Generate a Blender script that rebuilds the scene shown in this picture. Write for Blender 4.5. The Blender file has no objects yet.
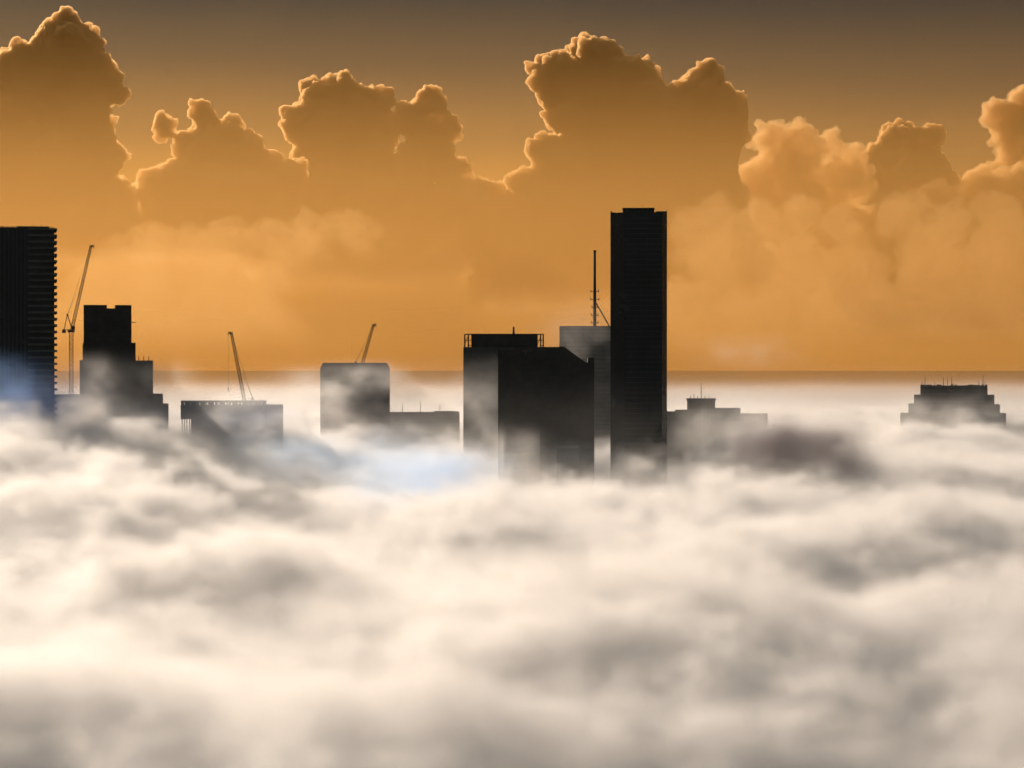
import bpy, bmesh, math, random
from mathutils import Vector, Matrix, noise as mnoise

random.seed(7)
scene = bpy.context.scene
COL = scene.collection
R = math.radians

# ------------------------------------------------------------------ frame of reference
FOC = 2310.0                 # focal length in picture pixels (1024 wide)
CAM_Z = 170.0
HOR = 369.5                  # eye level
def X(px, D): return (px - 512.0) / FOC * D
def Z(py, D): return CAM_Z + (HOR - py) / FOC * D

SUN_AZ = -25.0               # degrees, left of the view axis (+Y)
SUN_EL = 15.5

# ------------------------------------------------------------------ helpers
def link(o):
    COL.objects.link(o); return o

def tag(o, label=None, cat=None, group=None, kind=None):
    if label: o['label'] = label
    if cat: o['category'] = cat
    if group: o['group'] = group
    if kind: o['kind'] = kind
    return o

def empty(name, loc, label, cat, group=None, rz=0.0):
    o = bpy.data.objects.new(name, None); link(o)
    o.location = loc; o.rotation_euler = (0, 0, rz)
    return tag(o, label, cat, group)

class MB:
    """collects boxes, bars and prisms into one mesh object"""
    def __init__(self): self.bm = bmesh.new()
    def box(self, x0, x1, y0, y1, z0, z1):
        vs = [self.bm.verts.new(p) for p in
              ((x0,y0,z0),(x1,y0,z0),(x1,y1,z0),(x0,y1,z0),(x0,y0,z1),(x1,y0,z1),(x1,y1,z1),(x0,y1,z1))]
        for f in ((3,2,1,0),(4,5,6,7),(0,1,5,4),(1,2,6,5),(2,3,7,6),(3,0,4,7)):
            self.bm.faces.new([vs[i] for i in f])
        return self
    def prism(self, pts, y0, y1):
        """pts: outline in x,z (counter-clockwise seen from -y), extruded y0..y1"""
        a = [self.bm.verts.new((x, y0, z)) for x, z in pts]
        b = [self.bm.verts.new((x, y1, z)) for x, z in pts]
        n = len(pts)
        self.bm.faces.new(a); self.bm.faces.new(list(reversed(b)))
        for i in range(n):
            self.bm.faces.new((a[i], b[i], b[(i+1) % n], a[(i+1) % n]))
        return self
    def bar(self, p, q, w, w2=None):
        p, q = Vector(p), Vector(q); w2 = w if w2 is None else w2
        d = (q - p)
        if d.length < 1e-6: return self
        d.normalize()
        u = d.cross(Vector((0,0,1)) if abs(d.z) < .9 else Vector((0,1,0))).normalized(); v = d.cross(u)
        A = [self.bm.verts.new(p + (u*sx + v*sy) * w/2) for sx, sy in ((-1,-1),(1,-1),(1,1),(-1,1))]
        B = [self.bm.verts.new(q + (u*sx + v*sy) * w2/2) for sx, sy in ((-1,-1),(1,-1),(1,1),(-1,1))]
        self.bm.faces.new(list(reversed(A))); self.bm.faces.new(B)
        for i in range(4): self.bm.faces.new((A[i], A[(i+1)%4], B[(i+1)%4], B[i]))
        return self
    def cyl(self, p, q, r, n=10, r2=None):
        p, q = Vector(p), Vector(q); r2 = r if r2 is None else r2
        d = (q-p).normalized()
        u = d.cross(Vector((0,0,1)) if abs(d.z) < .9 else Vector((0,1,0))).normalized(); v = d.cross(u)
        A = [self.bm.verts.new(p + (u*math.cos(t)+v*math.sin(t))*r) for t in [2*math.pi*i/n for i in range(n)]]
        B = [self.bm.verts.new(q + (u*math.cos(t)+v*math.sin(t))*r2) for t in [2*math.pi*i/n for i in range(n)]]
        self.bm.faces.new(list(reversed(A))); self.bm.faces.new(B)
        for i in range(n): self.bm.faces.new((A[i], A[(i+1)%n], B[(i+1)%n], B[i]))
        return self
    def lattice(self, p, q, w, bay, chord, lace, up=(0,1,0), w2=None):
        """square-section lattice boom from p to q"""
        p, q = Vector(p), Vector(q); w2 = w if w2 is None else w2
        d = q-p; L = d.length; d.normalize()
        u = d.cross(Vector(up)).normalized(); v = d.cross(u)
        n = max(2, int(L/bay)); rings = []
        for i in range(n+1):
            c = p + d*L*i/n; ww = w + (w2-w)*i/n
            rings.append([c + (u*sx+v*sy)*ww/2 for sx, sy in ((-1,-1),(1,-1),(1,1),(-1,1))])
        for k in range(4): self.bar(rings[0][k], rings[-1][k], chord)
        for i in range(n):
            for k in range(4):
                a, b = k, (k+1) % 4
                if i % 2: a, b = b, a
                self.bar(rings[i][a], rings[i+1][b], lace)
                self.bar(rings[i][k], rings[i][(k+1) % 4], lace)
        return self
    def build(self, name, mat, parent=None, loc=None):
        bmesh.ops.recalc_face_normals(self.bm, faces=self.bm.faces[:])
        me = bpy.data.meshes.new(name); self.bm.to_mesh(me); self.bm.free()
        if mat: me.materials.append(mat)
        o = bpy.data.objects.new(name, me); link(o)
        if parent: o.parent = parent
        if loc: o.location = loc
        return o

# ------------------------------------------------------------------ node expression helper
class E:
    """a float or vector socket that can be used in arithmetic"""
    nt = None
    def __init__(self, s): self.s = s
    @staticmethod
    def m(op, *a, clamp=False):
        n = E.nt.nodes.new('ShaderNodeMath'); n.operation = op; n.use_clamp = clamp
        for i, v in enumerate(a):
            if isinstance(v, E): E.nt.links.new(v.s, n.inputs[i])
            else: n.inputs[i].default_value = v
        return E(n.outputs[0])
    def __add__(s, o): return E.m('ADD', s, o)
    __radd__ = __add__
    def __sub__(s, o): return E.m('SUBTRACT', s, o)
    def __rsub__(s, o): return E.m('SUBTRACT', o, s)
    def __mul__(s, o): return E.m('MULTIPLY', s, o)
    __rmul__ = __mul__
    def __truediv__(s, o): return E.m('DIVIDE', s, o)
    def __pow__(s, o): return E.m('POWER', s, o)
def emin(a, b): return E.m('MINIMUM', a, b)
def emax(a, b): return E.m('MAXIMUM', a, b)
def eexp(a): return E.m('EXPONENT', a)
def comb(x, y, z):
    n = E.nt.nodes.new('ShaderNodeCombineXYZ')
    for i, v in enumerate((x, y, z)):
        if isinstance(v, E): E.nt.links.new(v.s, n.inputs[i])
        else: n.inputs[i].default_value = v
    return E(n.outputs[0])
def sep(v):
    n = E.nt.nodes.new('ShaderNodeSeparateXYZ'); E.nt.links.new(v.s, n.inputs[0])
    return [E(n.outputs[i]) for i in range(3)]
def nz(vec, scale, detail=2, rough=.5, dist=0.0, vector=False):
    n = E.nt.nodes.new('ShaderNodeTexNoise'); n.noise_dimensions = '3D'
    E.nt.links.new(vec.s, n.inputs['Vector'])
    n.inputs['Scale'].default_value = scale; n.inputs['Detail'].default_value = detail
    n.inputs['Roughness'].default_value = rough; n.inputs['Distortion'].default_value = dist
    return E(n.outputs['Color' if vector else 'Fac'])
def sstep(a, b, x):
    n = E.nt.nodes.new('ShaderNodeMapRange'); n.interpolation_type = 'SMOOTHSTEP'
    E.nt.links.new(x.s, n.inputs[0])
    n.inputs[1].default_value = a; n.inputs[2].default_value = b
    return E(n.outputs[0])

# ------------------------------------------------------------------ materials
def new_mat(name):
    m = bpy.data.materials.new(name); m.use_nodes = True
    m.node_tree.nodes.clear(); E.nt = m.node_tree
    out = m.node_tree.nodes.new('ShaderNodeOutputMaterial')
    return m, out

def surf_mat(name, col, rough=.6, metal=0.0, var=.25, scale=.15, spec=.5):
    m, out = new_mat(name); nt = m.node_tree
    b = nt.nodes.new('ShaderNodeBsdfPrincipled')
    b.inputs['Metallic'].default_value = metal
    b.inputs['Specular IOR Level'].default_value = spec
    geo = nt.nodes.new('ShaderNodeNewGeometry')
    f = nz(E(geo.outputs['Position']), scale, 5, .6)
    ramp = nt.nodes.new('ShaderNodeValToRGB')
    e = ramp.color_ramp.elements
    e[0].position, e[1].position = .3, .7
    e[0].color = tuple(c*(1-var) for c in col) + (1,)
    e[1].color = tuple(c*(1+var) for c in col) + (1,)
    nt.links.new(f.s, ramp.inputs[0]); nt.links.new(ramp.outputs[0], b.inputs['Base Color'])
    rr = f * .2 + (rough - .1)
    nt.links.new(rr.s, b.inputs['Roughness'])
    nt.links.new(b.outputs[0], out.inputs['Surface'])
    return m

M_GLASS  = surf_mat('dark_glass', (.022,.023,.026), .25, spec=.25, scale=.05)
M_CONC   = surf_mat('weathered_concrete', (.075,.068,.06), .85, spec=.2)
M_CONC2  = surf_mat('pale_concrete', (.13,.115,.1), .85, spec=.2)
M_BROWN  = surf_mat('brown_stone', (.05,.04,.033), .75, spec=.25)
M_PANEL  = surf_mat('charcoal_panel', (.03,.028,.027), .55, spec=.3)
M_STEEL  = surf_mat('painted_steel', (.05,.045,.04), .5, metal=.3)
M_ROOF   = surf_mat('roof_membrane', (.09,.085,.08), .9, spec=.1)

# ------------------------------------------------------------------ world
w = bpy.data.worlds.new('World'); scene.world = w; w.use_nodes = True
nt = w.node_tree; nt.nodes.clear(); E.nt = nt
sky = nt.nodes.new('ShaderNodeTexSky'); sky.sky_type = 'NISHITA'; sky.sun_disc = False
sky.sun_elevation = R(SUN_EL); sky.sun_rotation = R(SUN_AZ)
sky.altitude = 100; sky.air_density = 1.6; sky.dust_density = 4.0; sky.ozone_density = 1.0
tc = nt.nodes.new('ShaderNodeTexCoord')
vx, vy, vz = sep(E(tc.outputs['Generated']))
elev = E.m('ARCSINE', vz) * (180/math.pi)
azim = E.m('ARCTAN2', vx, vy) * (180/math.pi)
# dusty dawn layer low in the east: a vertical ramp, brighter to the left of the view where the sun stands
bands = nt.nodes.new('ShaderNodeValToRGB')
cr = bands.color_ramp; cr.interpolation = 'EASE'
def lin(c): return tuple(((v/255+.055)/1.055)**2.4 if v > 10 else v/255/12.92 for v in c) + (1,)
stops = [(0.0,(186,124,58)),(.10,(204,142,68)),(.26,(205,144,70)),(.42,(186,132,64)),(.60,(120,94,60)),(.80,(86,76,60)),(1.0,(66,63,57))]
while len(cr.elements) < len(stops): cr.elements.new(.5)
for e, (p, c) in zip(cr.elements, stops): e.position = p; e.color = lin(c)
# soft waviness of the layers
wav = nz(E(tc.outputs['Generated']), 9.0, 4, .55)
t = (elev + (wav - .5) * 1.6 + azim * .035) / 9.6
nt.links.new(E.m('MINIMUM', emax(t, 0.0), 1.0).s, bands.inputs[0])
lr = 1.0 + azim * -.010
def cmul(col, f):
    n = nt.nodes.new('ShaderNodeVectorMath'); n.operation = 'SCALE'
    nt.links.new(col, n.inputs[0])
    if isinstance(f, E): nt.links.new(f.s, n.inputs['Scale'])
    else: n.inputs['Scale'].default_value = f
    return n.outputs[0]
WSTR = .08
dawn = cmul(bands.outputs[0], emin(emax(lr, .6), 1.25) * (1/WSTR))
east = sstep(-.2, .6, vy) * (1.0 - sstep(10., 30., elev))
mix = nt.nodes.new('ShaderNodeMix'); mix.data_type = 'RGBA'
nt.links.new(east.s, mix.inputs[0])
nt.links.new(sky.outputs[0], mix.inputs[6]); nt.links.new(dawn, mix.inputs[7])
bg = nt.nodes.new('ShaderNodeBackground'); bg.inputs['Strength'].default_value = WSTR
nt.links.new(mix.outputs[2], bg.inputs['Color'])
wo = nt.nodes.new('ShaderNodeOutputWorld'); nt.links.new(bg.outputs[0], wo.inputs[0])

# ------------------------------------------------------------------ sun
sl = bpy.data.lights.new('sun', 'SUN'); sl.energy = 4.1; sl.angle = R(.5); sl.color = (1.0, .85, .70)
so = link(bpy.data.objects.new('sun', sl))
sd = Vector((math.sin(R(SUN_AZ))*math.cos(R(SUN_EL)), math.cos(R(SUN_AZ))*math.cos(R(SUN_EL)), math.sin(R(SUN_EL))))
so.rotation_euler = sd.to_track_quat('Z', 'Y').to_euler(); so.location = sd * 2000

# ------------------------------------------------------------------ camera
cd = bpy.data.cameras.new('camera'); cam = link(bpy.data.objects.new('camera', cd))
cd.sensor_width = 36; cd.lens = FOC/1024*36; cd.clip_start = 1; cd.clip_end = 600000
cam.location = (0, 0, CAM_Z)
cam.rotation_euler = (math.pi/2 - math.atan((384-HOR)/FOC), 0, 0)
scene.camera = cam

# ------------------------------------------------------------------ ground and sea
gm = surf_mat('dark_ground', (.03,.034,.022), .95, scale=.01, spec=.1)
bm = bmesh.new()
def ring(r, z, n=96): return [bm.verts.new((r*math.cos(2*math.pi*i/n), r*math.sin(2*math.pi*i/n), z)) for i in range(n)]
bm.faces.new(ring(14000, 0.0))
me = bpy.data.meshes.new('ground'); bm.to_mesh(me); bm.free(); me.materials.append(gm)
tag(link(bpy.data.objects.new('ground', me)), kind='structure')
sm = surf_mat('sea_water', (.07,.06,.05), .9, scale=.0005, var=.3, spec=0.0)
bm = bmesh.new(); a = ring(13900, -.6); b = ring(300000, -.6)
for i in range(96): bm.faces.new((a[i], b[i], b[(i+1)%96], a[(i+1)%96]))
me = bpy.data.meshes.new('sea'); bm.to_mesh(me); bm.free(); me.materials.append(sm)
tag(link(bpy.data.objects.new('sea', me)), kind='structure')

# ------------------------------------------------------------------ fog
FOG_TOP = 101.0
FOG_SIGMA = .055
def fog_mat(name, col, g, density):
    m, out = new_mat(name); nt = m.node_tree
    p = nt.nodes.new('ShaderNodeVolumePrincipled')
    p.inputs['Color'].default_value = col + (1,)
    p.inputs['Anisotropy'].default_value = g
    p.inputs['Density'].default_value = density * 1e-3
    p.inputs['Density Attribute'].default_value = 'density'
    nt.links.new(p.outputs[0], out.inputs['Volume'])
    return m
M_FOG = fog_mat('fog_droplets', (.978,.955,.940), .42, 1.0)
M_CORE, _o = new_mat('fog_core')
_p = M_CORE.node_tree.nodes.new('ShaderNodeVolumePrincipled'); _p.inputs['Color'].default_value = (.978,.955,.940,1)
_p.inputs['Anisotropy'].default_value = .42; _p.inputs['Density'].default_value = .02; _p.inputs['Density Attribute'].default_value = ''
M_CORE.node_tree.links.new(_p.outputs[0], _o.inputs['Volume'])
M_SMOKE = fog_mat('steam_droplets', (.53,.72,1.0), .62, 1.0)
M_SHADE_FOG = fog_mat('dark_smoke_particles', (.33,.285,.30), .2, 1.0)  # shade on the fog, put into a dark droplet colour
M_SMOKE2 = fog_mat('blue_smoke_particles', (.34,.55,1.0), .2, 1.0)
M_HAZE = fog_mat('mist_droplets', (.88,.485,.14), .36, 1.0)  # distant haze; the orange of reddened sunlight is put into its colour

# bumps and hollows of the fog sea: px, py of the crest, distance, radius x, radius y, height (+ hump, - hollow)
HUMPS = [
    (5,410,1340,42,120,12), (120,405,1440,40,80,18), (170,455,1350,60,100,10), (60,470,1150,90,120,14), (15,470,1280,80,110,20), (20,450,1420,60,70,8),
    (350,398,1640,55,90,22), (300,435,1450,80,110,10), (430,440,1600,60,110,12),
    (540,470,1310,40,50,8), (745,428,1490,45,70,18), (960,425,1950,90,140,14), (700,480,1250,70,90,6),
    (800,452,1430,40,60,24), (800,490,1270,50,70,-18), (960,592,780,50,60,-20), (960,548,930,60,60,10), (290,572,820,50,50,-12), (290,520,1000,60,50,8), (640,760,392,30,30,-13), (830,755,400,30,30,-11), (40,760,392,26,26,-11), (680,560,900,80,60,4), (740,585,720,70,80,-16), (860,600,700,60,70,-8),
    (430,490,1250,80,90,-8), (640,480,1370,36,170,-30), (546,460,1330,60,110,-14), (500,440,1560,60,90,-12), (225,425,1500,50,90,-14), (910,430,2050,60,90,-14),
    (360,420,1650,60,60,-8), (110,420,1560,60,60,-10), (-20,420,1480,60,50,-8),
]
def fog_group(name, lo, hi, res, near):
    ng = bpy.data.node_groups.new(name, 'GeometryNodeTree')
    ng.interface.new_socket('Geometry', in_out='INPUT', socket_type='NodeSocketGeometry')
    ng.interface.new_socket('Geometry', in_out='OUTPUT', socket_type='NodeSocketGeometry')
    gi = ng.nodes.new('NodeGroupInput'); go = ng.nodes.new('NodeGroupOutput')
    E.nt = ng
    pos = E(ng.nodes.new('GeometryNodeInputPosition').outputs[0])
    x, y, z = sep(pos)
    big = nz(comb(x*.7, y*.5, 0.0), 1/190., 2, .45)            # long swells
    top = FOG_TOP + (big - .5) * (40. if near else 26.)
    if near:
        for (px, py, D, rx, ry, h) in HUMPS:
            dx = (x - X(px, D)) * (1/rx); dy = (y - D) * (1/ry)
            top = top + h * eexp((dx*dx + dy*dy) * -1.0)
        wp = nz(pos, 1/70., 3, .55, vector=True)
        wx, wy, wz = sep(wp)
        q = comb(x*.75 + (wx-.5)*55., y*.55 + (wy-.5)*55., z*1.5 + (wz-.5)*45.)
        puff = nz(q, 1/72., 7, .6)
        curl = nz(comb(x + (wx-.5)*34., y*.8 + (wy-.5)*34., z*1.6 + (wz-.5)*30.), 1/23., 5, .64)
        fine = nz(comb(x + (wx-.5)*20., y*.9, z*1.5 + (wz-.5)*18.), 1/9., 3, .6)
        lvl = (top - z) + (puff - .5) * 84. + (curl - .5) * 56. + (fine - .5) * 22.
        dens = eexp(lvl * (1/3.2))
        dens = emin(dens, 1.0) * FOG_SIGMA
        wisp = sstep(.46, .66, nz(comb(x + (wx-.5)*60., y*.6, z*1.7 + (wz-.5)*50.), 1/62., 6, .62))
        mist = eexp((top - z) * (1/14.)) * wisp * .0032
        dens = dens + emin(mist, .012)
    else:
        puff = nz(comb(x*.8, y*.4, z*2.0), 1/220., 4, .55)
        edge = sstep(7400., 9400., y + (nz(comb(x*.3, y*.2, 0.0), 1/900., 3, .5) - .5) * 3500.)
        lvl = (top - 18. - z) + (puff - .5) * 44. - edge * 150.
        dens = emin(eexp(lvl * (1/9.)), 1.0) * .03
    vc = ng.nodes.new('GeometryNodeVolumeCube')
    ng.links.new((dens * 1000.).s, vc.inputs['Density'])
    vc.inputs['Min'].default_value = lo; vc.inputs['Max'].default_value = hi
    for k, a in enumerate(('X', 'Y', 'Z')): vc.inputs['Resolution ' + a].default_value = res[k]
    st = ng.nodes.new('GeometryNodeSetMaterial'); st.inputs['Material'].default_value = M_FOG
    ng.links.new(vc.outputs[0], st.inputs['Geometry'])
    # the dense body of the fog, where it has become opaque, as a closed skin of the same droplets
    vm = ng.nodes.new('GeometryNodeVolumeToMesh'); ng.links.new(vc.outputs[0], vm.inputs['Volume'])
    vm.inputs['Threshold'].default_value = 1000. * (FOG_SIGMA * .9 if near else .027)
    vm.inputs['Adaptivity'].default_value = .3
    s2 = ng.nodes.new('GeometryNodeSetMaterial'); s2.inputs['Material'].default_value = M_CORE
    ng.links.new(vm.outputs[0], s2.inputs['Geometry'])
    jn = ng.nodes.new('GeometryNodeJoinGeometry')
    ng.links.new(st.outputs[0], jn.inputs[0]); ng.links.new(s2.outputs[0], jn.inputs[0])
    ng.links.new(jn.outputs[0], go.inputs[0])
    return ng
def fog_obj(name, lo, hi, vox, near):
    me = bpy.data.meshes.new(name); o = link(bpy.data.objects.new(name, me))
    md = o.modifiers.new('fog', 'NODES')
    res = [max(8, int((hi[i]-lo[i])/vox[i])) for i in range(3)]
    md.node_group = fog_group(name, lo, hi, res, near)
    tag(o, kind='stuff'); return o
fog_obj('fog', (-230, 330, 50), (230, 702, 160), (2.6, 3.2, 2.6), True)
fog_obj('fog', (-420, 699, 50), (420, 1252, 168), (3.2, 4.2, 2.8), True)
fog_obj('fog', (-900, 1248, 50), (900, 3200, 172), (7, 8.5, 3.6), True)
fog_obj('distant_fog', (-3400, 3195, 40), (3400, 11200, 160), (30, 45, 8), False)
def volume_obj(name, lo, hi, res, mat, fn):
    me = bpy.data.meshes.new(name); o = link(bpy.data.objects.new(name, me))
    ng = bpy.data.node_groups.new(name, 'GeometryNodeTree')
    ng.interface.new_socket('Geometry', in_out='INPUT', socket_type='NodeSocketGeometry')
    ng.interface.new_socket('Geometry', in_out='OUTPUT', socket_type='NodeSocketGeometry')
    ng.nodes.new('NodeGroupInput'); go = ng.nodes.new('NodeGroupOutput'); E.nt = ng
    dens = fn(E(ng.nodes.new('GeometryNodeInputPosition').outputs[0]))
    vc = ng.nodes.new('GeometryNodeVolumeCube'); ng.links.new((dens * 1000.).s, vc.inputs['Density'])
    vc.inputs['Min'].default_value = lo; vc.inputs['Max'].default_value = hi
    for k, a in enumerate(('X', 'Y', 'Z')): vc.inputs['Resolution ' + a].default_value = res[k]
    st = ng.nodes.new('GeometryNodeSetMaterial'); st.inputs['Material'].default_value = mat
    ng.links.new(vc.outputs[0], st.inputs['Geometry']); ng.links.new(st.outputs[0], go.inputs[0])
    md = o.modifiers.new(name, 'NODES'); md.node_group = ng
    tag(o, kind='stuff'); return o
def haze_bank(lo, hi, res):
    def fn(pos):
        z = sep(pos)[2]
        return eexp(z * (-1/HAZE_H)) * (1.0 - sstep(430., 1230., z)) * (sstep(140., 420., z) * .45 + .55) * (HAZE_TAU/(hi[1]-lo[1]))
    return volume_obj('mist', lo, hi, res, M_HAZE, fn)  # haze added before the clouds for its amber airlight
def smoke(px, py, D, rx, ry, rz, dens, seed=0., mat=None, name='smoke'):
    """puff above the fog: bluish smoke, pale fog and the painted shade patch"""
    c = (X(px,D), D, Z(py,D)); rr = (rx, ry, rz)
    lo = tuple(c[i]-1.7*rr[i] for i in range(3)); hi = tuple(c[i]+1.7*rr[i] for i in range(3))
    def fn(pos):
        x, y, z = sep(pos)
        wx, wy, wz = sep(nz(pos, 1/40., 3, .55, vector=True))
        dx, dy, dz = (x - c[0] + (wx-.5)*rx)*(1/rx), (y - c[1])*(1/ry), (z - c[2] + (wz-.5)*rz*1.4)*(1/rz)
        f = eexp((dx*dx + dy*dy + dz*dz) * -1.2)
        for v, i in ((x, 0), (y, 1), (z, 2)):       # thins out to nothing before the edge of its grid
            f = f * (1.0 - sstep(.75, 1.62, E.m('ABSOLUTE', (v - c[i]) * (1/rr[i]))))
        n = sstep(.38, .68, nz(comb(x + (wx-.5)*30. + seed, y*.7, z*1.5 + (wz-.5)*25.), 1/34., 5, .6))
        return f * (n * .9 + .1) * dens
    return volume_obj(name, lo, hi, [max(8, int((hi[i]-lo[i])/(2.5 if i != 1 else 5))) for i in range(3)], mat, fn)
smoke(430, 486, 1090, 32, 28, 16, .070, 0., M_SMOKE)
smoke(350, 462, 1250, 52, 40, 15, .018, 50., M_SMOKE)
smoke(10, 400, 1400, 46, 40, 22, .032, 90., M_SMOKE2)
smoke(225, 422, 1460, 52, 40, 15, .008, 130., M_SMOKE2)
smoke(800, 466, 1220, 38, 28, 21, .17, 150., M_SHADE_FOG)  # added dark puff: painted shadow on the fog right of the tallest tower
smoke(745, 352, 2600, 62, 40, 18, .004, 170., M_FOG, 'fog')
smoke(735, 428, 1500, 46, 26, 20, .040, 210., M_FOG, 'fog')
smoke(585, 365, 1760, 45, 22, 40, .008, 250., M_FOG, 'fog')
smoke(478, 425, 1600, 36, 24, 34, .026, 290., M_FOG, 'fog')
smoke(128, 408, 1540, 36, 24, 26, .055, 330., M_FOG, 'fog')
smoke(352, 398, 1650, 46, 24, 20, .055, 370., M_FOG, 'fog')
smoke(546, 464, 1350, 26, 16, 16, .035, 410., M_FOG, 'fog')
smoke(618, 484, 1420, 16, 14, 11, .050, 430., M_FOG, 'fog')
smoke(250, 432, 1490, 42, 22, 22, .09, 460., M_FOG, 'fog')
smoke(652, 482, 1400, 26, 18, 16, .14, 500., M_FOG, 'fog')
smoke(584, 474, 1350, 26, 16, 15, .14, 540., M_FOG, 'fog')
smoke(512, 462, 1350, 22, 16, 18, .04, 580., M_FOG, 'fog')
smoke(90, 420, 1540, 30, 22, 14, .06, 620., M_FOG, 'fog')
smoke(955, 416, 2030, 55, 30, 16, .030, 450., M_FOG, 'fog')
HAZE_H = 1800.; HAZE_TAU = 1.65
haze_bank((-4500, 5000, 0), (4500, 9000, 2000), (12, 12, 60))

M_HAZE.cycles.volume_step_rate = 3.0

# ------------------------------------------------------------------ buildings
def facade(x0, x1, z0, z1, y, px=1.6, pz=3.3, d=.18, w=.22, h=.5, bands=True, ribs=True):
    """ribs and floor bands standing proud of a wall whose face is at y"""
    m = MB(); n = max(1, round((x1-x0)/px)); k = max(1, round((z1-z0)/pz))
    if ribs:
        for i in range(n+1):
            c = x0 + (x1-x0)*i/n; c = min(max(c, x0+w/2), x1-w/2)
            m.box(c-w/2, c+w/2, y-d, y-.004, z0, z1)
    if bands:
        for j in range(1, k+1):
            c = z0 + (z1-z0)*j/k
            m.box(x0+.01, x1-.01, y-d*.55, y-.003, c-h, c-.02)
    return m
def B(m, pxa, pxb, ytop, D, depth, ybot=None, dy=0.0):
    """box given by picture columns and top row at distance D, with its real depth"""
    m.box(X(pxa,D), X(pxb,D), D+dy, D+dy+depth, 0 if ybot is None else Z(ybot,D), Z(ytop,D)); return m
def antenna(parent, px, y0, y1, D, dy=6., r=.28, arms=()):
    m = MB().cyl((X(px,D), D+dy, Z(y0,D)-.2), (X(px,D), D+dy, Z(y1,D)), r, 8, r*.6)
    for (py, hw) in arms: m.bar((X(px,D)-hw, D+dy, Z(py,D)), (X(px,D)+hw, D+dy, Z(py,D)), .3)
    return m.build('antenna', M_STEEL, parent)
def thing(name, D, px, label, cat, group=None):
    """Empty at the base centre; parts are built in world coordinates and then hung on it"""
    return empty(name, (X(px,D), D, 0), label, cat, group)
def hang(root):
    """shift the parts into the root's own frame"""
    off = Vector(root.location)
    def walk(o, first):
        for c in [c for c in bpy.data.objects if c.parent == o]:
            c.data.transform(Matrix.Translation(-off)); walk(c, False)
    walk(root, True)
    root.rotation_euler.z = -math.atan2(off.x, off.y)      # each block faces the hill the view is taken from

SKY = 'towers rising out of the fog'
# A: balconied tower at the left edge
D = 1500; t = thing('apartment_tower', D, 2, 'tall dark tower with serrated balcony edge, cut off by the left edge', 'tower', SKY)
zt = Z(229, D)
B(MB(), -14, 53.5, 229, D, 34).build('wall', M_GLASS, t)
nfl = 62; fh = (zt-2)/nfl
for i in range(nfl):
    z = zt - i*fh
    if z < 75: break
    m = MB().box(X(27,D), X(56.3,D), D-1.6, D+30, z-.42, z)
    m.box(X(27,D)+.1, X(56.3,D)-.1, D-1.5, D-1.42, z+.02, z+1.05 if i else z+.9)
    m.box(X(56.3,D)-.18, X(56.3,D)-.1, D-1.4, D+29.9, z+.02, z+.95)
    m.build('balcony', M_CONC, t)
m = MB()
for px in (0,4,8,12,16,20,24): m.box(X(px,D), X(px,D)+.9, D-1.1, D-.01, 60, zt+1.0)
m.build('fin', M_PANEL, t)
m = B(MB(), -12, 17, 226.5, D, 20, 229, 6); B(m, 17, 49, 225.2, D, 18, 229, 8); m.build('plant_room', M_PANEL, t)
m = MB()
for px in range(-13, 56, 5): m.box(X(px,D), X(px,D)+.5, D+.5, D+1, zt, zt+1.6)
m.box(X(-13.5,D), X(53,D), D+.55, D+.9, zt+1.6, zt+1.8); m.build('roof_rail', M_STEEL, t)
for px, y in ((3,224.8),(12,225.4),(33,222.6),(35.5,224),(41,223),(47,224.2),(51,225.2)): antenna(t, px, 226.6, y, D, 10, .22)
hang(t)

# low block carrying the tower crane
D = 1750; t = thing('office_block', D, 68, 'low grey block in the mist carrying the tall tower crane', 'building', SKY)
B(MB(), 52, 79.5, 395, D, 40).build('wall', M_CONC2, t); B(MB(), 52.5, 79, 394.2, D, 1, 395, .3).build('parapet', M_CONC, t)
facade(X(52.5,D), X(79,D), 60, Z(396,D), D, 2.4, 3.4).build('facade', M_PANEL, t)
hang(t)

# C: stepped tower left
D = 1600; t = thing('stepped_tower', D, 108, 'dark stepped tower with a notched roof, right of the tall tower crane', 'tower', SKY)
B(MB(), 84, 131.3, 308.2, D, 30, None, 4).build('wall', M_BROWN, t)
B(MB(), 84, 107, 304.8, D, 29, 308.2, 4.2).build('plant_room', M_BROWN, t); B(MB(), 115, 131.3, 304.8, D, 29, 308.2, 4.2).build('plant_room', M_BROWN, t)
m = B(MB(), 83, 84, 343, D, 26, None, 5); B(m, 131.3, 135.4, 342.6, D, 26, None, 5); m.build('shoulder', M_BROWN, t)
B(MB(), 80, 83, 360, D, 24, None, 6).build('side_wing', M_BROWN, t)
B(MB(), 135.4, 152.6, 360.4, D, 26, None, 3).build('side_wing', M_PANEL, t)
B(MB(), 152.6, 162.5, 394, D, 26, None, 3.5).build('podium', M_CONC, t)
B(MB(), 162.5, 168, 404, D, 26, None, 4).build('podium', M_CONC, t)
facade(X(84.4,D), X(131,D), 70, Z(312,D), D+4, 2.2, 3.3).build('facade', M_PANEL, t)
facade(X(135.8,D), X(152.2,D), 70, Z(362,D), D+3, 2.2, 3.3).build('facade', M_BROWN, t)
MB().bar((X(131,D), D+10, Z(322,D)), (X(136,D), D+10, Z(322,D)), .5).build('davit', M_STEEL, t)
for px, y in ((138.5,356),(143.5,355.4),(148.5,356)): antenna(t, px, 360.6, y, D, 8, .3)
hang(t)

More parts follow.
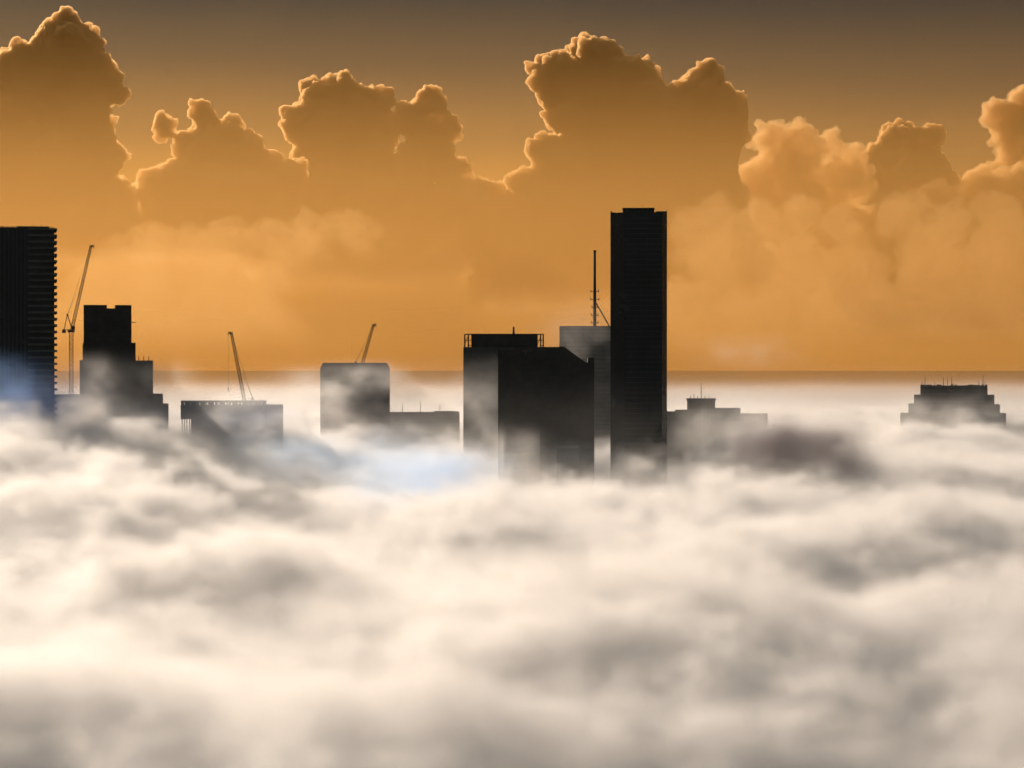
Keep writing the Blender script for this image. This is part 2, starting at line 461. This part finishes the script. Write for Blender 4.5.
# D: unfinished block
D = 1550; t = thing('unfinished_block', D, 224, 'unfinished flat block on columns with an open top floor, in bluish fog', 'building', SKY)
B(MB(), 181, 266, 405.2, D, 36, 419).build('floor_block', M_PANEL, t)
B(MB(), 181, 266.4, 401, D-.3, 36.6, 402.6).build('roof', M_CONC, t)
m = MB(); rnd = random.Random(3)
px = 181.4
while px < 265.5:
    wd = rnd.choice((.5,.7,1.0,2.4,5.5)); B(m, px, min(px+wd, 266), 402.6, D, 34, 405.2, .5); px += wd + rnd.choice((.5,.7,.9,1.2))
m.build('top_floor_posts', M_PANEL, t)
for px in (182, 184.4, 186.6, 189.2): B(MB(), px, px+1.0, 419, D, 1.2, None, 1).build('column', M_CONC, t)
B(MB(), 191, 266, 419, D, 34, None, 1).build('wall', M_PANEL, t)
B(MB(), 266.4, 283, 405, D, 30, None, 2).build('side_wing', M_CONC, t)
hang(t)

# E: flat tower with chamfered roof corners
D = 1700; t = thing('office_tower', D, 355, 'plain dark tower with clipped roof corners below the small crane', 'tower', SKY)
pts = [(X(320.3,D),0), (X(389.8,D),0), (X(389.8,D),Z(368,D)), (X(387.2,D),Z(363.4,D)), (X(322.8,D),Z(363.4,D)), (X(320.3,D),Z(368,D))]
MB().prism(pts, D, D+36).build('wall', M_BROWN, t)
B(MB(), 322.8, 387.2, 362.8, D, 36, 363.4).build('parapet', M_PANEL, t)
facade(X(321,D), X(389,D), 70, Z(369,D), D, 1.8, 3.4).build('facade', M_PANEL, t)
hang(t)

# F: low long block
D = 2000; t = thing('office_block', D, 425, 'low pale flat roofed block with three thin roof masts', 'building', SKY)
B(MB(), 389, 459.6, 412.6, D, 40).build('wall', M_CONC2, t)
B(MB(), 434, 458, 411.4, D, 16, 412.6, 6).build('plant_room', M_CONC, t)
B(MB(), 389.3, 459.3, 412.2, D, .6, 412.6, .3).build('parapet', M_CONC, t)
facade(X(389.5,D), X(459,D), 70, Z(414,D), D, 2.6, 3.4).build('facade', M_CONC, t)
for px, y in ((402.5,404),(420.5,401),(440,404)): antenna(t, px, 412.6, y, D, 8, .3)
hang(t)

# G: tower with open corner frames
D = 1650; t = thing('office_tower', D, 503, 'grey tower with open frames at its roof corners, behind the sloped roof tower', 'tower', SKY)
B(MB(), 463.3, 544, 347, D, 38).build('wall', M_CONC, t)
B(MB(), 472, 537, 334.3, D, 30, 347, 3).build('upper_storeys', M_BROWN, t)
B(MB(), 464.4, 544, 333.7, D, 31, 334.3, 2.6).build('roof', M_PANEL, t)
for (a, b, c) in ((464.4, 468, 471.6), (537.4, 541, 543.6)):
    m = MB().bar((X(b,D), D+2.8, Z(334.6,D)), (X(b,D), D+30, Z(334.6,D)), .5)
    for px in (a, b, c):
        for yy in (2.8, 30): m.bar((X(px,D), D+yy, Z(347,D)), (X(px,D), D+yy, Z(334.3,D)), .55)
    m.bar((X(a,D), D+2.8, Z(345,D)), (X(b,D), D+2.8, Z(336,D)), .4); m.bar((X(b,D), D+2.8, Z(345.5,D)), (X(c,D), D+2.8, Z(345.5,D)), .5)
    m.bar((X(a,D), D+2.8, Z(340,D)), (X(c,D), D+2.8, Z(340,D)), .3).bar((X(a,D), D+30, Z(340,D)), (X(c,D), D+30, Z(340,D)), .3)
    m.build('corner_frame', M_STEEL, t)
facade(X(463.8,D), X(543.5,D), 70, Z(349,D), D, 2.2, 3.4).build('facade', M_CONC, t)
antenna(t, 513.7, 334.2, 326.4, D, 10, .9)
hang(t)

# H: front tower with sloping roof shoulder
D = 1400; t = thing('office_tower', D, 546, 'dark brown tower with a sloping right shoulder, in front of its neighbours', 'tower', SKY)
pts = [(X(498,D),0), (X(594.3,D),0), (X(594.3,D),Z(362.5,D)), (X(586,D),Z(362.5,D)), (X(565,D),Z(347.4,D)), (X(514,D),Z(347.9,D)), (X(513.9,D),Z(349.8,D)), (X(498,D),Z(350,D))]
MB().prism(pts, D, D+40).build('wall', M_BROWN, t)
B(MB(), 588, 594.3, 357.6, D, 20, 362.5, 6).build('plant_room', M_BROWN, t)
B(MB(), 514.2, 564.6, 346.9, D, .8, 347.6, 1).build('parapet', M_PANEL, t)
facade(X(498.4,D), X(520.5,D), 70, Z(351,D), D, 3.0, 3.5).build('facade', M_BROWN, t)
facade(X(522.5,D), X(560,D), 70, Z(352.5,D), D, 1.5, 3.5, d=.25).build('facade', M_PANEL, t)
facade(X(560.2,D), X(594,D), 70, Z(364,D), D, 3.0, 3.5).build('facade', M_BROWN, t)
for px, py in ((523,350.6),(526,350.4),(529.5,350.2),(525,353)): B(MB(), px, px+1.4, py, D, .12, py+.8, -.4).build('roof_light', M_CONC2, t)
hang(t)

# I: block with telecom mast
D = 1800; t = thing('office_tower', D, 584, 'grey mist veiled tower carrying the tall antenna mast', 'tower', SKY)
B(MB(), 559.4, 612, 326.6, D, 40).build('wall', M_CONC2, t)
B(MB(), 559.4, 612, 326, D, .8, 326.6, .3).build('parapet', M_PANEL, t)
facade(X(560,D), X(611,D), 70, Z(329,D), D, 2.4, 3.4).build('facade', M_CONC, t)
xm = X(594.8, D); ym = D+14
mast = MB().cyl((xm,ym,Z(327,D)), (xm,ym,Z(285,D)), 1.35, 8, 1.2).cyl((xm,ym,Z(285,D)), (xm,ym,Z(251,D)), 1.1, 8, .95).cyl((xm,ym,Z(251,D)), (xm,ym,Z(249.4,D)), 1.3, 8).build('mast', M_STEEL, t)
for py, hw in ((291,3.0),(299,3.3),(307,2.2),(315,2.5),(322.5,2.6)):
    m = MB().bar((xm-hw,ym-1.5,Z(py,D)), (xm+hw,ym-1.5,Z(py,D)), .55)
    for s in (-1,1):
        m.bar((xm+s*hw,ym-1.5,Z(py,D)-.6), (xm+s*hw,ym-1.5,Z(py,D)+1.5), .6)
    m.build('crossarm', M_STEEL, mast)
MB().bar((xm,ym,Z(300,D)), (X(609.5,D),ym,Z(326,D)), 1.0).build('stay', M_STEEL, mast)
hang(t)

# J: tallest tower
D = 1480; t = thing('skyscraper', D, 638, 'tallest tower in the middle, slim and almost black', 'tower', SKY)
zc = Z(212.3, D)
pts = [(X(610.3,D),D+7),(X(623.5,D),D),(X(662,D),D),(X(667,D),D+6),(X(667,D),D+38),(X(610.3,D),D+38)]
m = MB(); a = [m.bm.verts.new((x,y,0)) for x,y in pts]; b = [m.bm.verts.new((x,y,zc)) for x,y in pts]
m.bm.faces.new(list(reversed(a))); m.bm.faces.new(b)
for i in range(6): m.bm.faces.new((a[i],a[(i+1)%6],b[(i+1)%6],b[i]))
m.build('wall', M_GLASS, t)
facade(X(623.7,D), X(661.8,D), 60, Z(218,D), D, 1.5, 3.3, d=.14, w=.16, h=.4).build('facade', M_PANEL, t)
m = B(MB(), 622.3, 654.6, 207, D, 24, 208, 8); B(m, 622.8, 654.2, 208, D, 22, 212.3, 9); m.build('crown', M_PANEL, t)
for i in range(7):
    px = 626 + i*4; B(MB(), px, px+2.2, 209.3, D, .1, 211, 8.85).build('louver', M_STEEL, t)
B(MB(), 610.3, 611.2, 210, D, 26, 212.3, 8).build('parapet_fin', M_GLASS, t)
B(MB(), 611.2, 615, 211.5, D, .5, 212.3, 8).build('parapet', M_GLASS, t); m = B(MB(), 656, 666.3, 210.5, D, .6, 212.3, 8); B(m, 666.2, 667, 210, D, 28, 212.3, 8); m.build('parapet', M_GLASS, t)
hang(t)

# K: stepped hotel right of it
D = 1560; t = thing('stepped_block', D, 712, 'stepped low tower with a drum like crown and roof aerials, right of the tallest tower', 'tower', SKY)
B(MB(), 664, 690, 412, D, 30).build('side_wing', M_BROWN, t)
B(MB(), 675, 690, 410.2, D, 20, 412, 4).build('plant_room', M_BROWN, t)
m = MB().cyl((X(701,D), D+13, 0), (X(701,D), D+13, Z(400.5,D)), 14.2/2310*D, 20); m.build('wall', M_BROWN, t)
MB().cyl((X(701,D), D+13, Z(400.5,D)), (X(701,D), D+13, Z(398.6,D)), 15.0/2310*D, 20).build('crown', M_PANEL, t)
B(MB(), 714, 740.4, 408.4, D, 26, None, 2).build('side_wing', M_CONC, t)
B(MB(), 740.4, 767.5, 414, D, 26, None, 3).build('side_wing', M_CONC2, t)
for px, y in ((690.5,395.5),(694,394.5),(697.5,396),(701.2,384),(705,395.4),(709,394.6),(712,396.4)): antenna(t, px, 398.8, y, D, 10, .26)
hang(t)

# L: far right ziggurat
D = 2100; t = thing('ziggurat_tower', D, 951, 'isolated stepped tower with roof aerials, alone at the right', 'tower', SKY)
B(MB(), 920.8, 986.8, 386, D, 40, None, 0).build('wall', M_CONC, t)
for (a, b, y) in ((914.5,920.8,395),(909,914.5,404),(901,909,413.5),(986.8,993.6,395),(993.6,999,404.5),(999,1005,413.5)):
    B(MB(), a, b, y, D, 34, None, 3).build('setback', M_CONC, t)
m = MB(); rnd = random.Random(5)
px = 921
while px < 985:
    wd = rnd.uniform(1.5,6); B(m, px, min(px+wd,986.6), 386-rnd.uniform(.4,1.6), D, 8, 386, 4); px += wd + rnd.uniform(.2,1.5)
m.build('plant_room', M_PANEL, t)
facade(X(921.2,D), X(986.4,D), 70, Z(388,D), D, 2.6, 3.4).build('facade', M_PANEL, t)
for px, y in ((922.5,381),(925.4,376),(935,382),(943.5,377),(947.5,378.5),(951.6,377.2),(953,383),(978.4,382),(982.6,374.5),(984.5,381.5)): antenna(t, px, 385.8, y, D, 8, .3)
hang(t)

# ------------------------------------------------------------------ cranes
CR = 'luffing cranes on the building sites'
def crane(D, base, pivot, tip, apex, z0, label, mw=2.8, hook=None, jw=2.1, ch=.46):
    """luffing-jib tower crane: base/pivot/tip/apex are picture points at distance D"""
    t = thing('tower_crane', D, base[0], label, 'crane', CR)
    P = lambda p, dy=0.: Vector((X(p[0],D), D+dy, Z(p[1],D)))
    bx = X(base[0], D); zp = Z(pivot[1], D)
    MB().lattice((bx,D,z0), (bx,D,zp-2.6), mw, 2.8, ch, .3).build('mast', M_STEEL, t)
    sgn = 1 if tip[0] > pivot[0] else -1
    MB().box(bx-2.6, bx+2.6, D-2.2, D+2.2, zp-2.6, zp-.9).box(bx-1.2, bx+1.2, D-1.2, D+1.2, zp-1.2, zp-.3).build('turntable', M_STEEL, t)
    MB().box(bx+sgn*.4, bx+sgn*2.9, D-3.2, D-1.4, zp-.8, zp+2.2).build('cab', M_PANEL, t)
    m = MB()
    for yy in (-1,1): m.bar((bx, D+yy, zp-.5), (bx-sgn*6.2, D+yy, zp-.5), .5)
    m.bar((bx-sgn*6, D-1, zp-.5), (bx-sgn*6, D+1, zp-.5), .5); m.build('counter_jib', M_STEEL, t)
    MB().box(bx-sgn*6.8, bx-sgn*4.0, D-1.3, D+1.3, zp-3.0, zp-.8).build('counterweight', M_CONC, t)
    ap = P(apex); m = MB()
    for yy in (-.9,.9):
        m.bar((bx+sgn*.6, D+yy, zp-.3), (ap.x, D+yy*.4, ap.z), .7); m.bar((bx-sgn*5.2, D+yy, zp-.3), (ap.x, D+yy*.4, ap.z), .55)
    m.box(ap.x-.7, ap.x+.7, D-.7, D+.7, ap.z-.7, ap.z+.5); m.build('a_frame', M_STEEL, t)
    tp = P(tip); pv = P(pivot); d = (tp-pv).normalized()
    jib = MB().lattice(pv, tp, jw, 2.5, ch, .28, up=(0,1,0), w2=jw*.7).build('jib', M_STEEL, t)
    n = Vector((d.z, 0, -d.x)) * (1 if sgn > 0 else -1)
    MB().bar(tp-d*1.2, tp+n*1.7+d*.3, 1.5, 1.0).bar(tp+n*1.5-d*.2, tp+n*2.3-Vector((0,0,1.6)), .7).build('jib_head', M_STEEL, jib)
    MB().bar((ap.x,D,ap.z), tp-d*2, .17).bar((ap.x,D+.5,ap.z), pv+d*(tp-pv).length*.6, .14).build('pendant_line', M_STEEL, t)
    if hook:
        hx = tp.x + n.x*2.0; hz = Z(hook, D)
        MB().bar((hx,D,tp.z), (hx,D,hz), .12).build('hoist_rope', M_STEEL, t)
        MB().box(hx-.4, hx+.4, D-.3, D+.3, hz-1.6, hz).bar((hx,D,hz-1.5), (hx,D,hz-2.6), .25).build('hook_block', M_STEEL, t)
    hang(t); return t
crane(1762, (71.2,395), (72.0,329), (91.0,245), (67.6,314.5), Z(395,1750)-.1, 'tall tower crane with raised jib between the two left towers')
crane(1625, (246.5,408), (245.5,406), (231.3,332), (252.5,398), 0, 'leaning crane jib above the unfinished block on columns', hook=388)
crane(1790, (361,368), (361.4,367), (373.6,324), (355.5,362), 0, 'short crane jib above the tower with clipped roof corners')

# ------------------------------------------------------------------ cumulus clouds
def cloud_mat(name, sigma, z0, z1, g=.56):
    m, out = new_mat(name); nt = m.node_tree
    p = nt.nodes.new('ShaderNodeVolumePrincipled')
    p.inputs['Color'].default_value = CLOUD_COL + (1,)
    p.inputs['Anisotropy'].default_value = g
    p.inputs['Density Attribute'].default_value = ''
    geo = nt.nodes.new('ShaderNodeNewGeometry')
    d = sstep(z0, z1, sep(E(geo.outputs['Position']))[2]) * sigma
    nt.links.new(d.s, p.inputs['Density'])
    nt.links.new(p.outputs[0], out.inputs['Volume'])
    return m
CLOUD_COL = (.95, .66, .33)  # amber of the reddened sunlight, put into the cloud colour
def add_ball(verts, faces, c, r, unit):
    b = len(verts)
    verts.extend((c + v*r)[:] for v in unit[0]); faces.extend([(f[0]+b, f[1]+b, f[2]+b) for f in unit[1]])
def unit_ball(sub):
    bm = bmesh.new(); bmesh.ops.create_icosphere(bm, subdivisions=sub, radius=1)
    bm.verts.index_update()
    r = ([v.co.copy() for v in bm.verts], [[v.index for v in f.verts] for f in bm.faces]); bm.free(); return r
BALL3, BALL2 = unit_ball(3), unit_ball(2)
def drop_crumbs(me):
    """keep only the large closed shells of a cloud"""
    par = list(range(len(me.vertices)))
    def find(a):
        while par[a] != a: par[a] = par[par[a]]; a = par[a]
        return a
    for e in me.edges:
        a, b = find(e.vertices[0]), find(e.vertices[1])
        if a != b: par[a] = b
    cnt = {}
    roots = [find(i) for i in range(len(par))]
    for r in roots: cnt[r] = cnt.get(r, 0) + 1
    lim = max(cnt.values()) * .04
    bm = bmesh.new(); bm.from_mesh(me); bm.verts.ensure_lookup_table()
    bmesh.ops.delete(bm, geom=[bm.verts[i] for i, r in enumerate(roots) if cnt[r] < lim], context='VERTS')
    bm.to_mesh(me); bm.free()
def make_cloud(spheres, D, label, yskirt=262, ybase=325, yfull=130, sigma=.065, vox=12.5, seed=0):
    k = D / FOC; rnd = random.Random(seed); V = []; F = []
    def rdir():
        while True:
            v = Vector((rnd.uniform(-1,1), rnd.uniform(-1,1), rnd.uniform(-.6,1)))
            if .05 < v.length < 1: return v.normalized()
    xa = min(p[0]-.6*p[2] for p in spheres if p[1] > yskirt-160); xb = max(p[0]+.6*p[2] for p in spheres if p[1] > yskirt-160)
    n = max(1, round((xb-xa)/48.))
    spheres = spheres + [(xa + (xb-xa)*(i+.5)/n, yskirt + rnd.uniform(-14,14), 56) for i in range(n)]      # the body goes on down into the mist
    for (px, py, r) in spheres:
        c = Vector((X(px,D), D + rnd.uniform(-.5,.5)*r*k, Z(py,D)))
        add_ball(V, F, c, r*k*.9, BALL3)
        for i in range(int(8 + r*.25)):
            d = rdir(); r1 = r*rnd.uniform(.22,.42)
            c1 = c + d*(r*.80)*k
            add_ball(V, F, c1, r1*k, BALL2)
            for j in range(5):
                if r1 < 5: break
                r2 = r1*rnd.uniform(.25,.45)
                add_ball(V, F, c1 + (d*.6 + rdir()).normalized()*r1*.85*k, r2*k, BALL2)
    me = bpy.data.meshes.new('cloud'); me.from_pydata(V, [], F)
    o = link(bpy.data.objects.new('cloud', me))
    md = o.modifiers.new('merge', 'REMESH'); md.mode = 'VOXEL'; md.voxel_size = vox * D/15000
    for i, (sz, st) in enumerate(((34,13),(11,-9))):
        tx = bpy.data.textures.new('billow', 'VORONOI' if i == 1 else 'CLOUDS'); tx.noise_scale = sz*k
        if i == 1: tx.distance_metric = 'DISTANCE_SQUARED'
        else: tx.noise_depth = 1; tx.noise_type = 'HARD_NOISE' if i else 'SOFT_NOISE'
        dm = o.modifiers.new('billow', 'DISPLACE'); dm.texture = tx; dm.texture_coords = 'GLOBAL'
        dm.strength = st*k; dm.mid_level = .25 if i == 1 else .5
    md = o.modifiers.new('heal', 'REMESH'); md.mode = 'VOXEL'; md.voxel_size = vox * .85 * D/15000
    for sz, st in ((8, 6.5), (3.2, 3.2)):
        tx = bpy.data.textures.new('fray', 'CLOUDS'); tx.noise_scale = sz*k; tx.noise_depth = 2
        dm = o.modifiers.new('fray', 'DISPLACE'); dm.texture = tx; dm.texture_coords = 'GLOBAL'; dm.strength = st*k; dm.mid_level = .5
    bpy.context.view_layer.update()
    ev = bpy.data.meshes.new_from_object(o.evaluated_get(bpy.context.evaluated_depsgraph_get()))
    o.modifiers.clear(); o.data = ev; bpy.data.meshes.remove(me); me = ev; me.name = 'cloud'
    drop_crumbs(me)
    me.materials.clear(); me.materials.append(cloud_mat('cloud_droplets', sigma, Z(ybase,D), Z(yfull,D)))
    tag(o, label, 'cloud', 'cumulus clouds above the horizon')
    return o
make_cloud([(20,74,30),(64,56,40),(95,86,28),(40,115,50),(92,122,28),(122,97,10),(5,140,45),(70,160,50),(20,190,50),(60,210,60)], 15000,
           'tall rounded cloud with a glowing rim at the far left of the sky', seed=1, yskirt=235, yfull=95, ybase=275)
make_cloud([(165,128,14),(203,116,15),(232,124,13),(215,146,28),(188,146,18),(250,146,14),(272,160,12),(225,180,40),(180,190,32),(210,220,45),(260,212,36)], 15400,
           'small low cloud between the tall left cloud and the broad dome cloud', seed=2, yskirt=225, yfull=125, ybase=270)
make_cloud([(330,108,33),(305,124,24),(362,108,27),(350,135,42),(393,92,4),(386,104,6),(320,165,38),(365,170,38),(300,200,42),(350,210,50),(300,215,30)], 15800,
           'broad dome shaped cloud left of the ragged hump', seed=3, yskirt=250, yfull=120, ybase=300)
make_cloud([(430,102,17),(410,121,19),(446,128,14),(430,148,26),(456,172,16),(474,188,13),(425,185,34),(450,220,38),(395,205,30)], 15200,
           'ragged small hump with a bright edge beside the broad dome cloud', seed=4, yskirt=250, yfull=115, ybase=290)
make_cloud([(600,60,30),(556,78,30),(630,86,32),(700,98,34),(732,110,20),(575,112,34),(640,135,58),(700,145,48),(565,165,36),(532,198,27),(510,216,19),(620,200,85),(690,200,60),(540,240,50),(598,95,28),(650,190,60)],
           14800, 'largest cloud, double topped, behind the tallest tower', seed=5)
make_cloud([(768,138,19),(800,142,23),(832,144,16),(790,168,34),(855,152,14),(845,180,28),(760,190,34),(800,210,45),(740,220,40),(790,250,55),(850,240,40)], 16500,
           'lumpy cloud with bright patches right of the largest cloud', seed=6, sigma=.013)
make_cloud([(898,142,22),(930,136,13),(888,168,28),(922,172,28),(880,200,34),(930,205,34)], 17000,
           'cloud with two ragged tops above the wide lower right cloud', seed=7, yfull=140, ybase=270)
make_cloud([(1000,112,18),(1022,102,18),(1012,132,24),(1040,110,26),(1020,155,26),(1010,185,30)], 18000,
           'small bright cloud high at the right', seed=8, yskirt=250, sigma=.018)
make_cloud([(980,196,26),(940,204,22),(1012,192,24),(900,234,28),(960,245,50),(880,252,18),(1040,200,40),(1020,250,50),(900,280,40),(960,300,55),(1030,300,50)], 15500,
           'wide cloud at the lower right', seed=9, sigma=.02, yskirt=300, yfull=220, ybase=345)
make_cloud([(150,243,24),(115,258,22),(190,248,26),(230,238,22),(270,240,24),(310,232,24),(350,236,26),(300,262,40),(220,275,42),(150,285,40),(100,290,36),(390,250,30),(370,280,45),(440,262,30)], 9600,
           'faint long low cloud bank above the unfinished block and the short crane', seed=10, sigma=.0018, yskirt=330, yfull=290, ybase=360)
make_cloud([(690,228,24),(720,215,22),(760,222,26),(800,215,24),(840,226,22),(900,215,26),(950,222,24),(1000,214,26),(930,262,44),(1000,262,44),(720,260,42),(790,268,46),(850,275,40)], 9700,
           'faint low cloud bank right of the tallest tower', seed=11, sigma=.0024, yskirt=330, yfull=280, ybase=360)

# ------------------------------------------------------------------ one fog, one haze bank
fr = tag(link(bpy.data.objects.new('fog', None)), 'sea of cream white fog filling the city and burying the tower bases', 'fog', kind='stuff')
for o in [o for o in scene.objects if o is not fr and o.name.split('.')[0] in ('fog', 'distant_fog')]:
    o.name = 'fog_bank'; o.parent = fr
for o in scene.objects:
    if o.name.startswith('mist'): tag(o, 'amber mist over the sea low in front of the clouds', 'mist')
for o, l in zip([o for o in scene.objects if o.name.startswith('smoke')], (
        'bright bluish smoke puff on the fog in front of the grey framed tower',
        'thin bluish veil on the fog below the tower with clipped roof corners',
        'blue smoke drifting over the foot of the tall left edge tower',
        'thin blue smoke over the unfinished block on columns',
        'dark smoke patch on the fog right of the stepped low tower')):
    tag(o, l, 'smoke')

# ------------------------------------------------------------------ render settings
scene.render.engine = 'CYCLES'
cy = scene.cycles
cy.use_denoising = True
try: cy.denoiser = 'OPENIMAGEDENOISE'
except Exception: pass
cy.max_bounces = 8; cy.diffuse_bounces = 2; cy.glossy_bounces = 2; cy.transparent_max_bounces = 16
cy.volume_bounces = 3
cy.volume_step_rate = 2.8; cy.volume_max_steps = 512
cy.use_adaptive_sampling = True; cy.adaptive_threshold = .055; cy.adaptive_min_samples = 24
scene.view_settings.view_transform = 'Standard'; scene.view_settings.look = 'None'
scene.view_settings.exposure = 0; scene.view_settings.gamma = 1
